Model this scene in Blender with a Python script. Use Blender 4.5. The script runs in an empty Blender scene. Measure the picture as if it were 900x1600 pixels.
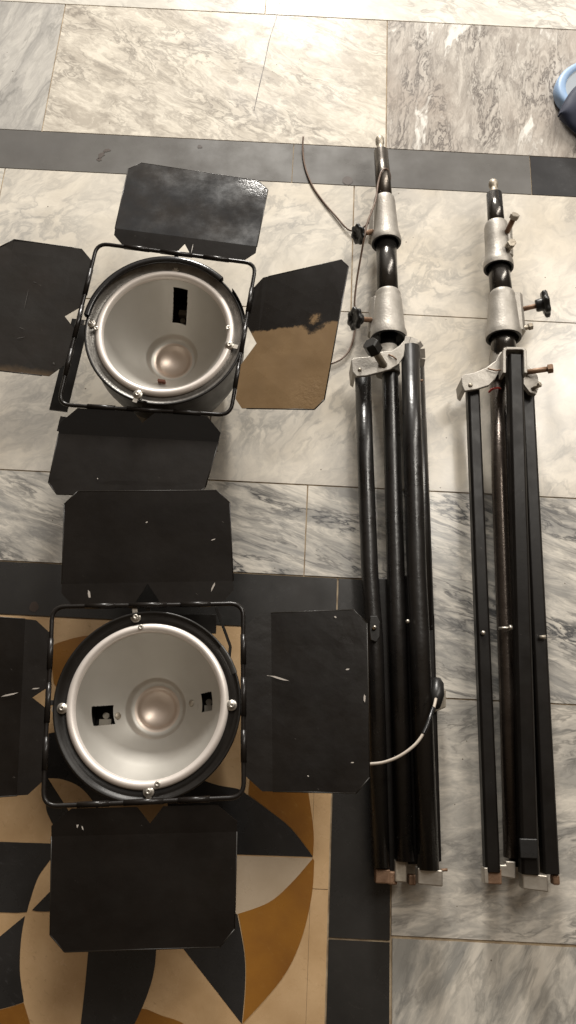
import bpy, math, random
from mathutils import Vector, Matrix
random.seed(7)
R = math.radians
sc = bpy.context.scene
COL = sc.collection

# ------------------------------------------------------------------ camera
FPX, CAM_H = 1200.0, 1.45
ROLL = math.atan(183 / 3616)
_dx = Vector((math.cos(ROLL), -math.sin(ROLL), 0))
_dy = Vector((183, 3616, -FPX)).normalized()
_dz = _dx.cross(_dy)
C2W = Matrix((_dx, _dy, _dz))                      # camera axes -> world axes
cam = bpy.data.cameras.new("camera")
cam.sensor_fit = 'VERTICAL'; cam.sensor_height = 24
cam.lens = 24 * FPX / 1600
cam.clip_start = 0.02; cam.clip_end = 200
cam_o = bpy.data.objects.new("camera", cam); COL.objects.link(cam_o)
cam_o.matrix_world = Matrix.Translation((0, 0, CAM_H)) @ C2W.to_4x4()
sc.camera = cam_o

# ------------------------------------------------------------------ light of the room
w = bpy.data.worlds.new("World"); sc.world = w; w.use_nodes = True
nt = w.node_tree; nt.nodes.clear()
out = nt.nodes.new('ShaderNodeOutputWorld'); bg = nt.nodes.new('ShaderNodeBackground')
tc = nt.nodes.new('ShaderNodeTexCoord'); sep = nt.nodes.new('ShaderNodeSeparateXYZ')
rp = nt.nodes.new('ShaderNodeValToRGB')
nt.links.new(tc.outputs['Generated'], sep.inputs[0]); nt.links.new(sep.outputs['Z'], rp.inputs['Fac'])
e = rp.color_ramp.elements
e[0].position = 0.0; e[0].color = (0.10, 0.08, 0.06, 1)
e[1].position = 1.0; e[1].color = (0.40, 0.30, 0.205, 1)
m_ = rp.color_ramp.elements.new(0.35); m_.color = (0.22, 0.155, 0.098, 1)
m_ = rp.color_ramp.elements.new(0.75); m_.color = (0.42, 0.31, 0.205, 1)
dt = nt.nodes.new('ShaderNodeVectorMath'); dt.operation = 'DOT_PRODUCT'     # glow added to the background towards the far wall, for sheen
dt.inputs[1].default_value = Vector((-0.05, 0.72, 0.69)).normalized()
nt.links.new(tc.outputs['Generated'], dt.inputs[0])
r2 = nt.nodes.new('ShaderNodeValToRGB'); nt.links.new(dt.outputs['Value'], r2.inputs['Fac'])
r2.color_ramp.elements[0].position = .72; r2.color_ramp.elements[0].color = (0, 0, 0, 1)
r2.color_ramp.elements[1].position = .96; r2.color_ramp.elements[1].color = (1.9, 1.82, 1.72, 1)
sm = nt.nodes.new('ShaderNodeMix'); sm.data_type = 'RGBA'; sm.blend_type = 'ADD'; sm.inputs[0].default_value = 1.0
sm.clamp_result = False
nt.links.new(rp.outputs['Color'], sm.inputs[6]); nt.links.new(r2.outputs['Color'], sm.inputs[7])
gn = nt.nodes.new('ShaderNodeMix'); gn.data_type = 'RGBA'; gn.blend_type = 'MULTIPLY'; gn.inputs[0].default_value = 1.0
gn.inputs[7].default_value = (1, 1, 1, 1)
nt.links.new(sm.outputs[2], gn.inputs[6])
nt.links.new(gn.outputs[2], bg.inputs['Color']); nt.links.new(bg.outputs[0], out.inputs['Surface'])
bg.inputs['Strength'].default_value = 0.32

def area(name, loc, target, sx, sy, power, color):
    l = bpy.data.lights.new(name, 'AREA'); l.shape = 'RECTANGLE'; l.size = sx; l.size_y = sy
    l.energy = power; l.color = color
    o = bpy.data.objects.new(name, l); COL.objects.link(o); o.location = loc
    o.rotation_euler = (Vector(target) - Vector(loc)).to_track_quat('-Z', 'Y').to_euler()
    return o
area("window_light", (-0.2, 5.6, 1.8), (0.1, 0.6, 0), 0.7, 0.8, 350, (1.0, 0.96, 0.895))
area("ceiling_light", (1.6, 2.2, 2.5), (0.25, 1.1, 0), 0.34, 3.0, 74, (1.0, 0.945, 0.86))

sc.view_settings.view_transform = 'Standard'; sc.view_settings.look = 'None'
sc.view_settings.exposure = 0.0; sc.view_settings.gamma = 1.0

# ------------------------------------------------------------------ measuring
def at(px, py, z=0.0):
    """point of the photograph (900x1600 px) on the level plane at height z"""
    d = C2W @ Vector((px - 450, 800 - py, -FPX))
    k = (z - CAM_H) / d.z
    return Vector((d.x * k, d.y * k, z))
def ppm(p):
    """pixels per metre at world point p"""
    depth = -(C2W.transposed() @ (Vector(p) - Vector((0, 0, CAM_H)))).z
    return FPX / depth

# ------------------------------------------------------------------ materials
MATS = {}
class NT:
    def __init__(s, name):
        s.m = bpy.data.materials.new(name); s.m.use_nodes = True
        s.t = s.m.node_tree; s.b = s.t.nodes['Principled BSDF']
        MATS[name] = s.m
        s.co = s.t.nodes.new('ShaderNodeTexCoord').outputs['Object']
    def n(s, typ, **kw):
        nd = s.t.nodes.new(typ)
        for k, v in kw.items():
            if hasattr(nd, k): setattr(nd, k, v)
            else: nd.inputs[k].default_value = v
        return nd
    def l(s, a, b): s.t.links.new(a, b)
    def mapping(s, loc=(0,0,0), rot=(0,0,0), scale=(1,1,1), src=None):
        a = s.n('ShaderNodeMapping'); a.inputs['Location'].default_value = loc
        b = s.n('ShaderNodeMapping'); b.inputs['Rotation'].default_value = rot
        b.inputs['Scale'].default_value = scale
        # rotate first, then scale: two nodes
        r_ = s.n('ShaderNodeMapping'); r_.inputs['Rotation'].default_value = rot
        s.l(src or s.co, r_.inputs[0])
        c = s.n('ShaderNodeMapping'); c.inputs['Scale'].default_value = scale; c.inputs['Location'].default_value = loc
        s.l(r_.outputs[0], c.inputs[0])
        s.t.nodes.remove(a); s.t.nodes.remove(b)
        return c.outputs[0]
    def noise(s, vec=None, scale=5, detail=4, rough=.5, dist=0):
        nd = s.n('ShaderNodeTexNoise'); nd.inputs['Scale'].default_value = scale
        nd.inputs['Detail'].default_value = detail; nd.inputs['Roughness'].default_value = rough
        nd.inputs['Distortion'].default_value = dist
        s.l(vec or s.co, nd.inputs['Vector'])
        return nd.outputs['Fac']
    def math(s, op, a, b=None, clamp=False):
        nd = s.n('ShaderNodeMath', operation=op); nd.use_clamp = clamp
        for i, x in enumerate((a, b)):
            if x is None: continue
            if isinstance(x, (int, float)): nd.inputs[i].default_value = x
            else: s.l(x, nd.inputs[i])
        return nd.outputs[0]
    def ramp(s, fac, pts):
        nd = s.n('ShaderNodeValToRGB'); cr = nd.color_ramp
        while len(cr.elements) < len(pts): cr.elements.new(.5)
        for el, (p, c) in zip(cr.elements, pts):
            el.position = p
            el.color = (c, c, c, 1) if isinstance(c, (int, float)) else (*c, 1)
        s.l(fac, nd.inputs['Fac']); return nd.outputs['Color']
    def mix(s, fac, a, b):
        nd = s.n('ShaderNodeMix', data_type='RGBA')
        for i, x in ((0, fac), (6, a), (7, b)):
            if isinstance(x, (int, float)): nd.inputs[i].default_value = x
            elif isinstance(x, tuple): nd.inputs[i].default_value = (*x, 1)
            else: s.l(x, nd.inputs[i])
        return nd.outputs[2]
    def base(s, c):
        if isinstance(c, tuple): s.b.inputs['Base Color'].default_value = (*c, 1)
        else: s.l(c, s.b.inputs['Base Color'])
    def rough(s, r):
        if isinstance(r, (int, float)): s.b.inputs['Roughness'].default_value = r
        else: s.l(r, s.b.inputs['Roughness'])
    def metal(s, v):
        if isinstance(v, (int, float)): s.b.inputs['Metallic'].default_value = v
        else: s.l(v, s.b.inputs['Metallic'])
    def bump(s, h, strength=.3, dist=.001):
        nd = s.n('ShaderNodeBump'); nd.inputs['Strength'].default_value = strength
        nd.inputs['Distance'].default_value = dist
        s.l(h, nd.inputs['Height']); s.l(nd.outputs[0], s.b.inputs['Normal'])

def marble(name, light, mid, dark, ang=0, stretch=(1, 3), scale=6, amount=.6, fine=.5, seed=0, warp=.35, tan=None, blot=None, rgh=.22):
    s = NT(name)
    v0 = s.mapping(loc=(seed * 3.7, seed * 1.3, 0), rot=(0, 0, R(ang)), scale=(stretch[0], stretch[1], 1))
    wn = s.n('ShaderNodeTexNoise'); wn.inputs['Scale'].default_value = scale * .6; wn.inputs['Detail'].default_value = 4
    s.l(v0, wn.inputs['Vector'])
    sub = s.n('ShaderNodeVectorMath', operation='SUBTRACT'); s.l(wn.outputs['Color'], sub.inputs[0]); sub.inputs[1].default_value = (.5, .5, .5)
    scl = s.n('ShaderNodeVectorMath', operation='SCALE'); s.l(sub.outputs[0], scl.inputs[0]); scl.inputs['Scale'].default_value = warp
    add = s.n('ShaderNodeVectorMath', operation='ADD'); s.l(v0, add.inputs[0]); s.l(scl.outputs[0], add.inputs[1])
    v = add.outputs[0]
    broad = s.noise(v, scale, 9, .68)
    vein = s.math('ABSOLUTE', s.math('SUBTRACT', s.noise(v, scale * 1.4, 6, .6), .5))
    where = s.ramp(s.noise(v0, scale * .45, 2, .5), [(.38, 0.0), (.62, 1.0)])
    vm = s.math('MULTIPLY', s.ramp(vein, [(.0, 1.0), (.022, .65), (.055, .12), (.10, 0.0)]), where)
    cloud = s.math('MULTIPLY', s.ramp(broad, [(.40, 0.0), (.60, 1.0)]), amount)
    c = s.mix(cloud, light, mid)
    if tan: c = s.mix(s.math('MULTIPLY', s.ramp(s.noise(None, 3.1 + seed * .13, 3, .5), [(.45, 0.0), (.7, 1.0)]), .8), c, tan)
    fn = s.ramp(s.noise(v, scale * 5, 5, .65), [(.45, 0.0), (.75, 1.0)])
    c = s.mix(s.math('MULTIPLY', fn, fine * .6), c, mid)
    c = s.mix(s.math('MULTIPLY', vm, fine), c, dark)
    if blot: c = s.mix(s.ramp(s.noise(v, scale * .5, 5, .6), [(.58, 0.0), (.66, .85)]), c, blot)
    # dirt specks
    vo = s.n('ShaderNodeTexVoronoi'); vo.inputs['Scale'].default_value = 34; s.l(s.co, vo.inputs['Vector'])
    sp = s.math('LESS_THAN', vo.outputs['Distance'], .055)
    sp = s.math('MULTIPLY', sp, s.math('GREATER_THAN', s.noise(None, 4.5, 2), .54))
    c = s.mix(s.math('MULTIPLY', sp, .75), c, (.09, .065, .045))
    s.base(c)
    s.rough(s.ramp(s.noise(None, 9, 5, .6), [(.3, rgh - .06), (.75, rgh + .1)]))
    s.b.inputs['Specular IOR Level'].default_value = .4
    s.bump(s.noise(None, 14, 3), .04, .002)
    return s.m

CR = (.66, .58, .455); GY = (.34, .30, .25); DK = (.13, .12, .115)
marble('marble_cream_wisps', (.76, .71, .615), (.41, .37, .315), (.13, .112, .098), ang=28, stretch=(1, 2.2), scale=9, amount=.8, fine=.6, seed=1, warp=.45)
marble('marble_cream_plain', (.76, .73, .66), (.48, .455, .41), (.22, .205, .19), ang=20, stretch=(1, 2), scale=7, amount=.6, fine=.6, seed=2)
marble('marble_grey_soft', (.56, .54, .50), (.32, .31, .295), (.19, .185, .175), ang=-70, stretch=(1, 3), scale=7, amount=.75, fine=.6, seed=3)
marble('marble_grey_speckled', (.56, .525, .475), (.31, .28, .25), (.13, .115, .105), ang=-82, stretch=(1, 3.0), scale=11, amount=.9, fine=1.0, seed=4, tan=(.37, .315, .27), blot=(.80, .78, .73))
marble('marble_cream_blue', (.77, .72, .63), (.48, .455, .41), (.16, .17, .185), ang=-35, stretch=(1, 1.5), scale=7, amount=.68, fine=.4, seed=5, warp=.35, tan=(.62, .56, .46))
marble('marble_cream_cloud', (.76, .705, .615), (.46, .435, .395), (.15, .155, .16), ang=-40, stretch=(1, 1.5), scale=7, amount=.72, fine=.4, seed=6, tan=(.60, .53, .42), warp=.4)
marble('marble_grey_streaks', (.74, .695, .615), (.265, .26, .25), (.065, .067, .072), ang=17, stretch=(1, 4.0), scale=6.5, amount=.85, fine=1.0, seed=7, warp=.3)
marble('marble_grey_waves', (.70, .65, .57), (.32, .308, .285), (.08, .08, .08), ang=-8, stretch=(1, 3.0), scale=6.0, amount=.85, fine=.7, seed=8, warp=.45)
marble('marble_grey_flames', (.65, .605, .53), (.27, .265, .248), (.11, .108, .102), ang=-62, stretch=(1, 3.0), scale=5, amount=.9, fine=.5, seed=11, warp=.4)

def stone(name, col, col2, rgh=.25, speck=None, sc_=9):
    s = NT(name)
    c = s.mix(s.ramp(s.noise(None, sc_, 6, .6), [(.35, 0.0), (.7, 1.0)]), col, col2)
    if speck:
        f = s.ramp(s.noise(s.mapping(rot=(0, 0, .6), scale=(1, 2.2, 1)), 55, 5, .7), [(.58, 0.0), (.74, .6)])
        f = s.math('MULTIPLY', f, s.ramp(s.noise(None, 7, 3), [(.4, 0.1), (.65, 1.0)]))
        c = s.mix(f, c, speck)
    s.base(c); s.rough(s.ramp(s.noise(None, 12, 5, .6), [(.3, rgh - .06), (.75, rgh + .12)]))
    s.bump(s.noise(None, 20, 3), .05, .002)
    return s.m
stone('border_black', (.022, .0215, .021), (.034, .0325, .031), .22, (.07, .066, .06))
stone('border_grey', (.105, .10, .095), (.135, .13, .122), .30, (.17, .165, .155), 5)
stone('border_dark', (.024, .024, .026), (.036, .036, .038), .2, (.09, .09, .095), 7)
stone('inlay_cream', (.68, .47, .265), (.52, .335, .17), .24, (.24, .13, .06))
stone('inlay_pale', (.56, .45, .33), (.47, .365, .25), .3, (.26, .16, .09))
stone('inlay_orange', (.34, .15, .024), (.21, .082, .012), .3, (.42, .24, .07), 6)
stone('inlay_black', (.018, .018, .0185), (.032, .031, .031), .25, (.10, .10, .105), 8)
stone('grout', (.50, .40, .27), (.22, .15, .09), .8, (.12, .07, .04), 30)
stone('stain', (.035, .022, .016), (.06, .04, .03), .5)

def paint(name, col=(.0085, .0073, .0062), rgh=.42, chips=.5, chipcol=(.30, .27, .24), brown=None, blister=None, dust=.5, bumps=.12, scale=60, coat=0, spec=.35, wave=0.0):
    s = NT(name); s.b.inputs['Specular IOR Level'].default_value = spec
    c = s.mix(s.math('MULTIPLY', s.ramp(s.noise(None, 9, 6, .65), [(.4, 0.0), (.8, 1.0)]), dust), col, (.017, .0135, .0108))
    st = s.noise(s.mapping(rot=(0, 0, .5), scale=(1, 6, 2)), scale, 3, .6)
    chip = s.math('MULTIPLY', s.ramp(st, [(.74, 0.0), (.80, 1.0)]), chips)
    c = s.mix(chip, c, chipcol)
    rg = s.ramp(s.noise(None, 14, 5, .65), [(.3, max(rgh - .08, .05)), (.75, rgh + .14)])
    h = s.math('ADD', s.noise(None, 90, 3, .6), s.math('MULTIPLY', s.noise(None, 7, 3, .55), wave))
    hs = bumps
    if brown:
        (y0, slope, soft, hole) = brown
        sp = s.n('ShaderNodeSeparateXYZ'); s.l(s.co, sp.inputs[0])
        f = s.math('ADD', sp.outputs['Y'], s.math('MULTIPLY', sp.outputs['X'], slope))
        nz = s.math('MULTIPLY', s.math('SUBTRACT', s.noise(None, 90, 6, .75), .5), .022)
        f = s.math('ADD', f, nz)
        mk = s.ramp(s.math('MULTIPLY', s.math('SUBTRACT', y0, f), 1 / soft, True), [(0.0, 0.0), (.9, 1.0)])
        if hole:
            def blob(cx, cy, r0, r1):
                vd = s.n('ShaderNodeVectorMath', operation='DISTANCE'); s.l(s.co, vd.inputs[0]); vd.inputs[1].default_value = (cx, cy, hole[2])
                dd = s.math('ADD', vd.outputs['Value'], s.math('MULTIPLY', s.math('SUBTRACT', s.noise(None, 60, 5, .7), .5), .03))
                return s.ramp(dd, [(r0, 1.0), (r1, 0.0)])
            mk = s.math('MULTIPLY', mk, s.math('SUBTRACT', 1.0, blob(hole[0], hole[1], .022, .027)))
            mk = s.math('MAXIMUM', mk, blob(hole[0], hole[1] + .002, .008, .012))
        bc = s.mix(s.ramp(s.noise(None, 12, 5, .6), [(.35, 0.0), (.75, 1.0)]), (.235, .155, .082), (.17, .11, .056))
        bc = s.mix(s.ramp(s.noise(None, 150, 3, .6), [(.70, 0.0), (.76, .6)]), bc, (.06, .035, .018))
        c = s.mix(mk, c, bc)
    s.base(c); s.rough(rg)
    if blister:
        vd = s.n('ShaderNodeVectorMath', operation='DISTANCE'); s.l(s.co, vd.inputs[0]); vd.inputs[1].default_value = blister[:3]
        mk = s.ramp(vd.outputs['Value'], [(blister[3] * .3, 1.0), (blister[3], 0.0)])
        h = s.math('ADD', s.math('MULTIPLY', h, .15), s.math('MULTIPLY', s.math('MULTIPLY', s.noise(None, 130, 4, .7), mk), 3.0))
        hs = .28
    s.bump(h, hs, .0015)
    if coat: s.b.inputs['Coat Weight'].default_value = coat; s.b.inputs['Coat Roughness'].default_value = .12
    return s.m
paint('black_enamel', rgh=.38)
paint('black_gloss', spec=.5, col=(.010, .010, .011), rgh=.2, chips=.7, dust=.5, bumps=.15)
paint('black_tube', spec=.65, col=(.009, .008, .0075), rgh=.28, chips=.6, dust=.25, bumps=.3, scale=90)
paint('black_channel', spec=.22, col=(.0065, .0055, .0048), rgh=.36, chips=.6, dust=.35)
paint('black_worn', spec=.5, col=(.03, .028, .026), rgh=.4, chips=.9, chipcol=(.42, .40, .37), dust=1, bumps=.4, scale=90)
paint('edge_worn', col=(.02, .017, .014), rgh=.4, chips=.9, chipcol=(.34, .31, .28), dust=1, scale=28)
paint('black_wire', col=(.012, .010, .009), rgh=.28, chips=.9, chipcol=(.22, .15, .10), dust=.4, scale=50)
paint('rusty_wire', col=(.05, .032, .022), rgh=.4, chips=.9, chipcol=(.30, .18, .11), dust=1, scale=40)
paint('black_plastic', col=(.018, .018, .018), rgh=.35, chips=.25, dust=.7, bumps=.2)
paint('black_inside', col=(.006, .005, .0045), rgh=.6, chips=.1, dust=.2)

def metal(name, col, rgh, var=.5, col2=None, mt=1.0, bumps=.08, nsc=18, rings=None):
    s = NT(name)
    c = s.mix(s.math('MULTIPLY', s.ramp(s.noise(None, nsc, 5, .65), [(.4, 0.0), (.8, 1.0)]), var), col, col2 or tuple(x * .6 for x in col))
    s.base(c); s.metal(mt)
    s.rough(s.ramp(s.noise(None, nsc * 1.6, 5, .6), [(.3, rgh - .05), (.75, rgh + .1)]))
    h = s.noise(None, nsc * 9, 3, .6)
    if rings:
        vd = s.n('ShaderNodeVectorMath', operation='DISTANCE')
        sp = s.n('ShaderNodeSeparateXYZ'); s.l(s.co, sp.inputs[0])
        cb = s.n('ShaderNodeCombineXYZ'); s.l(sp.outputs['X'], cb.inputs[0]); s.l(sp.outputs['Y'], cb.inputs[1])
        s.l(cb.outputs[0], vd.inputs[0]); vd.inputs[1].default_value = (0, 0, 0)
        wv = s.noise(s.mapping(scale=(1, 1, 1), src=vd.outputs['Value']), rings, 3, .6)
        h = s.math('ADD', s.math('MULTIPLY', h, .3), wv)
    s.bump(h, bumps, .001)
    return s.m
metal('reflector_metal', (.54, .52, .48), .48, .45, (.43, .41, .37), mt=.65, bumps=.05, nsc=7, rings=60)
metal('reflector_cup', (.62, .53, .46), .42, .4, (.52, .43, .36), mt=.8, bumps=.03, nsc=9)
metal('rim_metal', (.84, .78, .73), .38, .4, (.70, .63, .58), mt=.35, bumps=.05, nsc=10)
metal('cast_metal', (.37, .345, .31), .5, .9, (.24, .22, .19), mt=.5, bumps=.7, nsc=26)
metal('pole_gloss', (.10, .094, .088), .20, .5, (.05, .046, .042), mt=.85, bumps=.25, nsc=30)
metal('bezel_worn', (.20, .19, .175), .34, .9, (.05, .047, .043), mt=.6, bumps=.6, nsc=30)
metal('brown_tube', (.065, .052, .043), .24, .8, (.03, .022, .018), mt=.7, bumps=.3, nsc=30)
metal('plated_metal', (.48, .45, .40), .4, .6, (.40, .35, .29), mt=.9, bumps=.15, nsc=30)
metal('dark_chrome', (.13, .115, .10), .28, .6, (.06, .052, .045), mt=.9, bumps=.2, nsc=25)
metal('rusty_metal', (.26, .16, .10), .5, .8, (.12, .06, .032), mt=.4, bumps=.5, nsc=40)
metal('dull_metal', (.38, .34, .28), .45, .8, (.20, .15, .10), mt=.6, bumps=.4, nsc=40)
metal('washer_metal', (.55, .52, .47), .35, .6, (.35, .30, .24), mt=.8, bumps=.2, nsc=60)
stone('chip_grey', (.06, .054, .048), (.032, .028, .024), .5)
stone('chip_white', (.50, .46, .42), (.38, .34, .30), .5)
stone('ceramic_brown', (.14, .05, .028), (.10, .035, .02), .5)
stone('ceramic_pale', (.42, .39, .33), (.30, .27, .22), .5)
stone('wire_brown', (.13, .082, .058), (.20, .135, .10), .4, None, 40)
stone('cable_white', (.55, .49, .42), (.42, .36, .30), .4, None, 30)
stone('cable_red', (.45, .04, .03), (.35, .03, .02), .4)
stone('tape_grey', (.30, .265, .21), (.22, .19, .15), .55)
stone('slipper_blue', (.27, .40, .60), (.23, .35, .54), .5)
stone('slipper_insole', (.33, .37, .41), (.28, .31, .35), .5)
stone('slipper_navy', (.012, .017, .042), (.018, .023, .05), .7)
M = MATS

# ------------------------------------------------------------------ mesh building
class MB:
    def __init__(s): s.v = []; s.f = []; s.mi = []; s.cur = 0; s.sm = []
    def face(s, idx, smooth=False): s.f.append(tuple(idx)); s.mi.append(s.cur); s.sm.append(smooth)
    def add(s, pts): b = len(s.v); s.v += [Vector(p) for p in pts]; return b
    def poly(s, pts): b = s.add(pts); s.face(range(b, b + len(pts))); return s
    def prism(s, pts, vec):
        """closed polygon pts swept along vec"""
        vec = Vector(vec); n = len(pts); b = s.add(pts); c = s.add([Vector(p) + vec for p in pts])
        s.face([b + i for i in reversed(range(n))]); s.face([c + i for i in range(n)])
        for i in range(n): j = (i + 1) % n; s.face((b + i, b + j, c + j, c + i))
        return s
    def box(s, c, ax, ay, az):
        """centre and three half-axis vectors"""
        c, ax, ay, az = map(Vector, (c, ax, ay, az))
        return s.prism([c - ax - ay - az, c + ax - ay - az, c + ax + ay - az, c - ax + ay - az], az * 2)
    def bar(s, a, b, wid, hgt, up=(0, 0, 1), ch=.15):
        """flat bar with small chamfered edges from a to b"""
        a, b = Vector(a), Vector(b); t = (b - a).normalized(); sd = t.cross(Vector(up)).normalized(); u = sd.cross(t)
        x, y = wid / 2, hgt / 2; k = min(x, y) * ch * 2
        prof = [(-x + k, -y), (x - k, -y), (x, -y + k), (x, y - k), (x - k, y), (-x + k, y), (-x, y - k), (-x, -y + k)]
        return s.prism([a + sd * p + u * q for p, q in prof][::-1], b - a)
    def tube(s, pts, r, seg=16, caps=True):
        pts = [Vector(p) for p in pts]; n = len(pts)
        rs = r if isinstance(r, (list, tuple)) else [r] * n
        tg = []
        for i in range(n):
            d = (pts[min(i + 1, n - 1)] - pts[max(i - 1, 0)])
            tg.append(d.normalized() if d.length > 1e-9 else Vector((0, 0, 1)))
        ref = Vector((0, 0, 1)) if abs(tg[0].z) < .9 else Vector((1, 0, 0))
        u = (ref - tg[0] * ref.dot(tg[0])).normalized(); rings = []
        for i in range(n):
            u = (u - tg[i] * u.dot(tg[i])).normalized(); v = tg[i].cross(u)
            rings.append(s.add([pts[i] + (u * math.cos(2 * math.pi * k / seg) + v * math.sin(2 * math.pi * k / seg)) * rs[i] for k in range(seg)]))
        for i in range(n - 1):
            a, b = rings[i], rings[i + 1]
            for k in range(seg): j = (k + 1) % seg; s.face((a + k, a + j, b + j, b + k), True)
        if caps:
            s.face([rings[0] + k for k in reversed(range(seg))]); s.face([rings[-1] + k for k in range(seg)])
        return s
    def lathe(s, prof, o, axis=(0, 0, 1), xdir=None, seg=48, a0=0, a1=360, skip=None, lob=None, smooth=True):
        """prof: (radius, height) pairs round axis from o; skip(i, ang) leaves faces out"""
        o, axis = Vector(o), Vector(axis).normalized()
        xd = Vector(xdir) if xdir else (Vector((1, 0, 0)) if abs(axis.x) < .9 else Vector((0, 1, 0)))
        xd = (xd - axis * xd.dot(axis)).normalized(); yd = axis.cross(xd)
        full = abs(a1 - a0 - 360) < 1e-6; m = seg if full else seg + 1; rings = []
        for r, h in prof:
            ring = []
            for k in range(m):
                a = R(a0 + (a1 - a0) * k / seg); rr = r * (lob(a) if lob else 1)
                ring.append(o + axis * h + (xd * math.cos(a) + yd * math.sin(a)) * rr)
            rings.append(s.add(ring))
        for i in range(len(prof) - 1):
            for k in range(seg):
                j = (k + 1) % m
                if skip and skip(i, (a0 + (a1 - a0) * (k + .5) / seg)): continue
                s.face((rings[i] + k, rings[i] + j, rings[i + 1] + j, rings[i + 1] + k), smooth)
        return s
    def build(s, name, mats, parent=None, sharp=35, bevel=0, solid=0):
        if not isinstance(mats, (list, tuple)): mats = [mats]
        off = parent['_w'] if parent is not None else None
        off = Vector(off) if off is not None else Vector((0, 0, 0))
        me = bpy.data.meshes.new(name)
        me.from_pydata([v - off for v in s.v], [], s.f); me.update()
        for m in mats: me.materials.append(M[m])
        me.polygons.foreach_set('material_index', s.mi); me.polygons.foreach_set('use_smooth', s.sm)
        o = bpy.data.objects.new(name, me); COL.objects.link(o)
        o['_w'] = tuple(off)
        if parent is not None: o.parent = parent
        if solid:
            md = o.modifiers.new('thickness', 'SOLIDIFY'); md.thickness = solid; md.offset = 0
        if bevel:
            md = o.modifiers.new('bevel', 'BEVEL'); md.width = bevel; md.segments = 2; md.limit_method = 'ANGLE'; md.angle_limit = R(sharp)
        return o
TEMP = []
def thing(name, loc, label, cat, group=None):
    o = bpy.data.objects.new(name, None); COL.objects.link(o); o.location = loc; o['_w'] = tuple(loc)
    o.empty_display_size = .05
    o['label'] = label; o['category'] = cat
    if group: o['group'] = group
    return o
def catmull(pts, n=8, closed=False):
    pts = [Vector(p) for p in pts]; outp = []; N = len(pts)
    for i in range(N if closed else N - 1):
        g = (lambda k: pts[k % N]) if closed else (lambda k: pts[min(max(k, 0), N - 1)])
        p0, p1, p2, p3 = g(i - 1), g(i), g(i + 1), g(i + 2)
        for k in range(n):
            t = k / n
            outp.append(.5 * ((2 * p1) + (p2 - p0) * t + (2 * p0 - 5 * p1 + 4 * p2 - p3) * t * t + (3 * p1 - p0 - 3 * p2 + p3) * t ** 3))
    if not closed: outp.append(pts[-1])
    return outp

# ------------------------------------------------------------------ the floor
g = MB(); g.poly([(-6, -5, -.0025), (6, -5, -.0025), (6, 7, -.0025), (-6, 7, -.0025)])
o = g.build('floor', 'grout'); o['kind'] = 'structure'
TILE = ['marble_cream_wisps', 'marble_cream_plain', 'marble_grey_soft', 'marble_grey_speckled', 'marble_cream_blue', 'marble_cream_cloud', 'marble_grey_streaks', 'marble_grey_waves', 'marble_grey_flames']
t = MB()
def tile(x0, x1, y0, y1, kind, gap=.0014):
    t.cur = TILE.index(kind)
    j = lambda: random.uniform(-.0003, .0003)
    z = random.uniform(-.0002, .0002)
    t.prism([(x0 + gap + j(), y0 + gap, z - .01), (x1 - gap + j(), y0 + gap + j(), z - .01), (x1 - gap, y1 - gap + j(), z - .01), (x0 + gap, y1 - gap, z - .01)], (0, 0, .01))
K = TILE
def row(y0, y1, xs, kinds):
    for i in range(len(xs) - 1): tile(xs[i], xs[i + 1], y0, y1, kinds[i % len(kinds)])
far = [2.608, 2.206, 1.803]
row(1.397, 1.803, [-2.26, -1.445, -.627, .188, .995, 1.8, 2.6], [K[1], K[2], K[0], K[3], K[2], K[1]])
row(1.803, 2.206, [-2.6, -1.74, -.93, -.122, .69, 1.5, 2.3], [K[0], K[1], K[1], K[1], K[2], K[0]])
row(2.206, 2.608, [-2.26, -1.445, -.627, .188, .995, 1.8, 2.6], [K[1], K[0], K[2], K[1], K[0], K[2]])
row(2.608, 3.01, [-2.6, -1.74, -.93, -.122, .69, 1.5, 2.3], [K[0], K[1], K[4], K[1], K[2], K[0]])
row(3.01, 3.415, [-2.26, -1.445, -.627, .188, .995, 1.8, 2.6], [K[1], K[0], K[2], K[1], K[0], K[2]])
row(.947, 1.285, [-2.31, -1.5, -.695, .115, .92, 1.72, 2.5], [K[4], K[1], K[4], K[5], K[4], K[1]])
row(.540, .947, [-2.6, -1.79, -.98, -.17, .64, 1.45, 2.25], [K[5], K[4], K[5], K[5], K[4], K[5]])
row(.352, .540, [-2.39, -1.58, -.77, .037, .209], [K[6], K[7], K[6], K[6]])
row(.134, .540, [.209, 1.02, 1.83, 2.6], [K[6], K[7], K[6]])
row(-.262, .134, [.209, 1.02, 1.83, 2.6], [K[7], K[6], K[7]])
row(-.66, -.264, [.2105, 1.02, 1.83, 2.6], [K[8], K[7], K[8]])
row(-1.06, -.66, [.209, 1.02, 1.83, 2.6], [K[7], K[6], K[7]])
o = t.build('floor_tiles', TILE); o['kind'] = 'structure'

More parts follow.
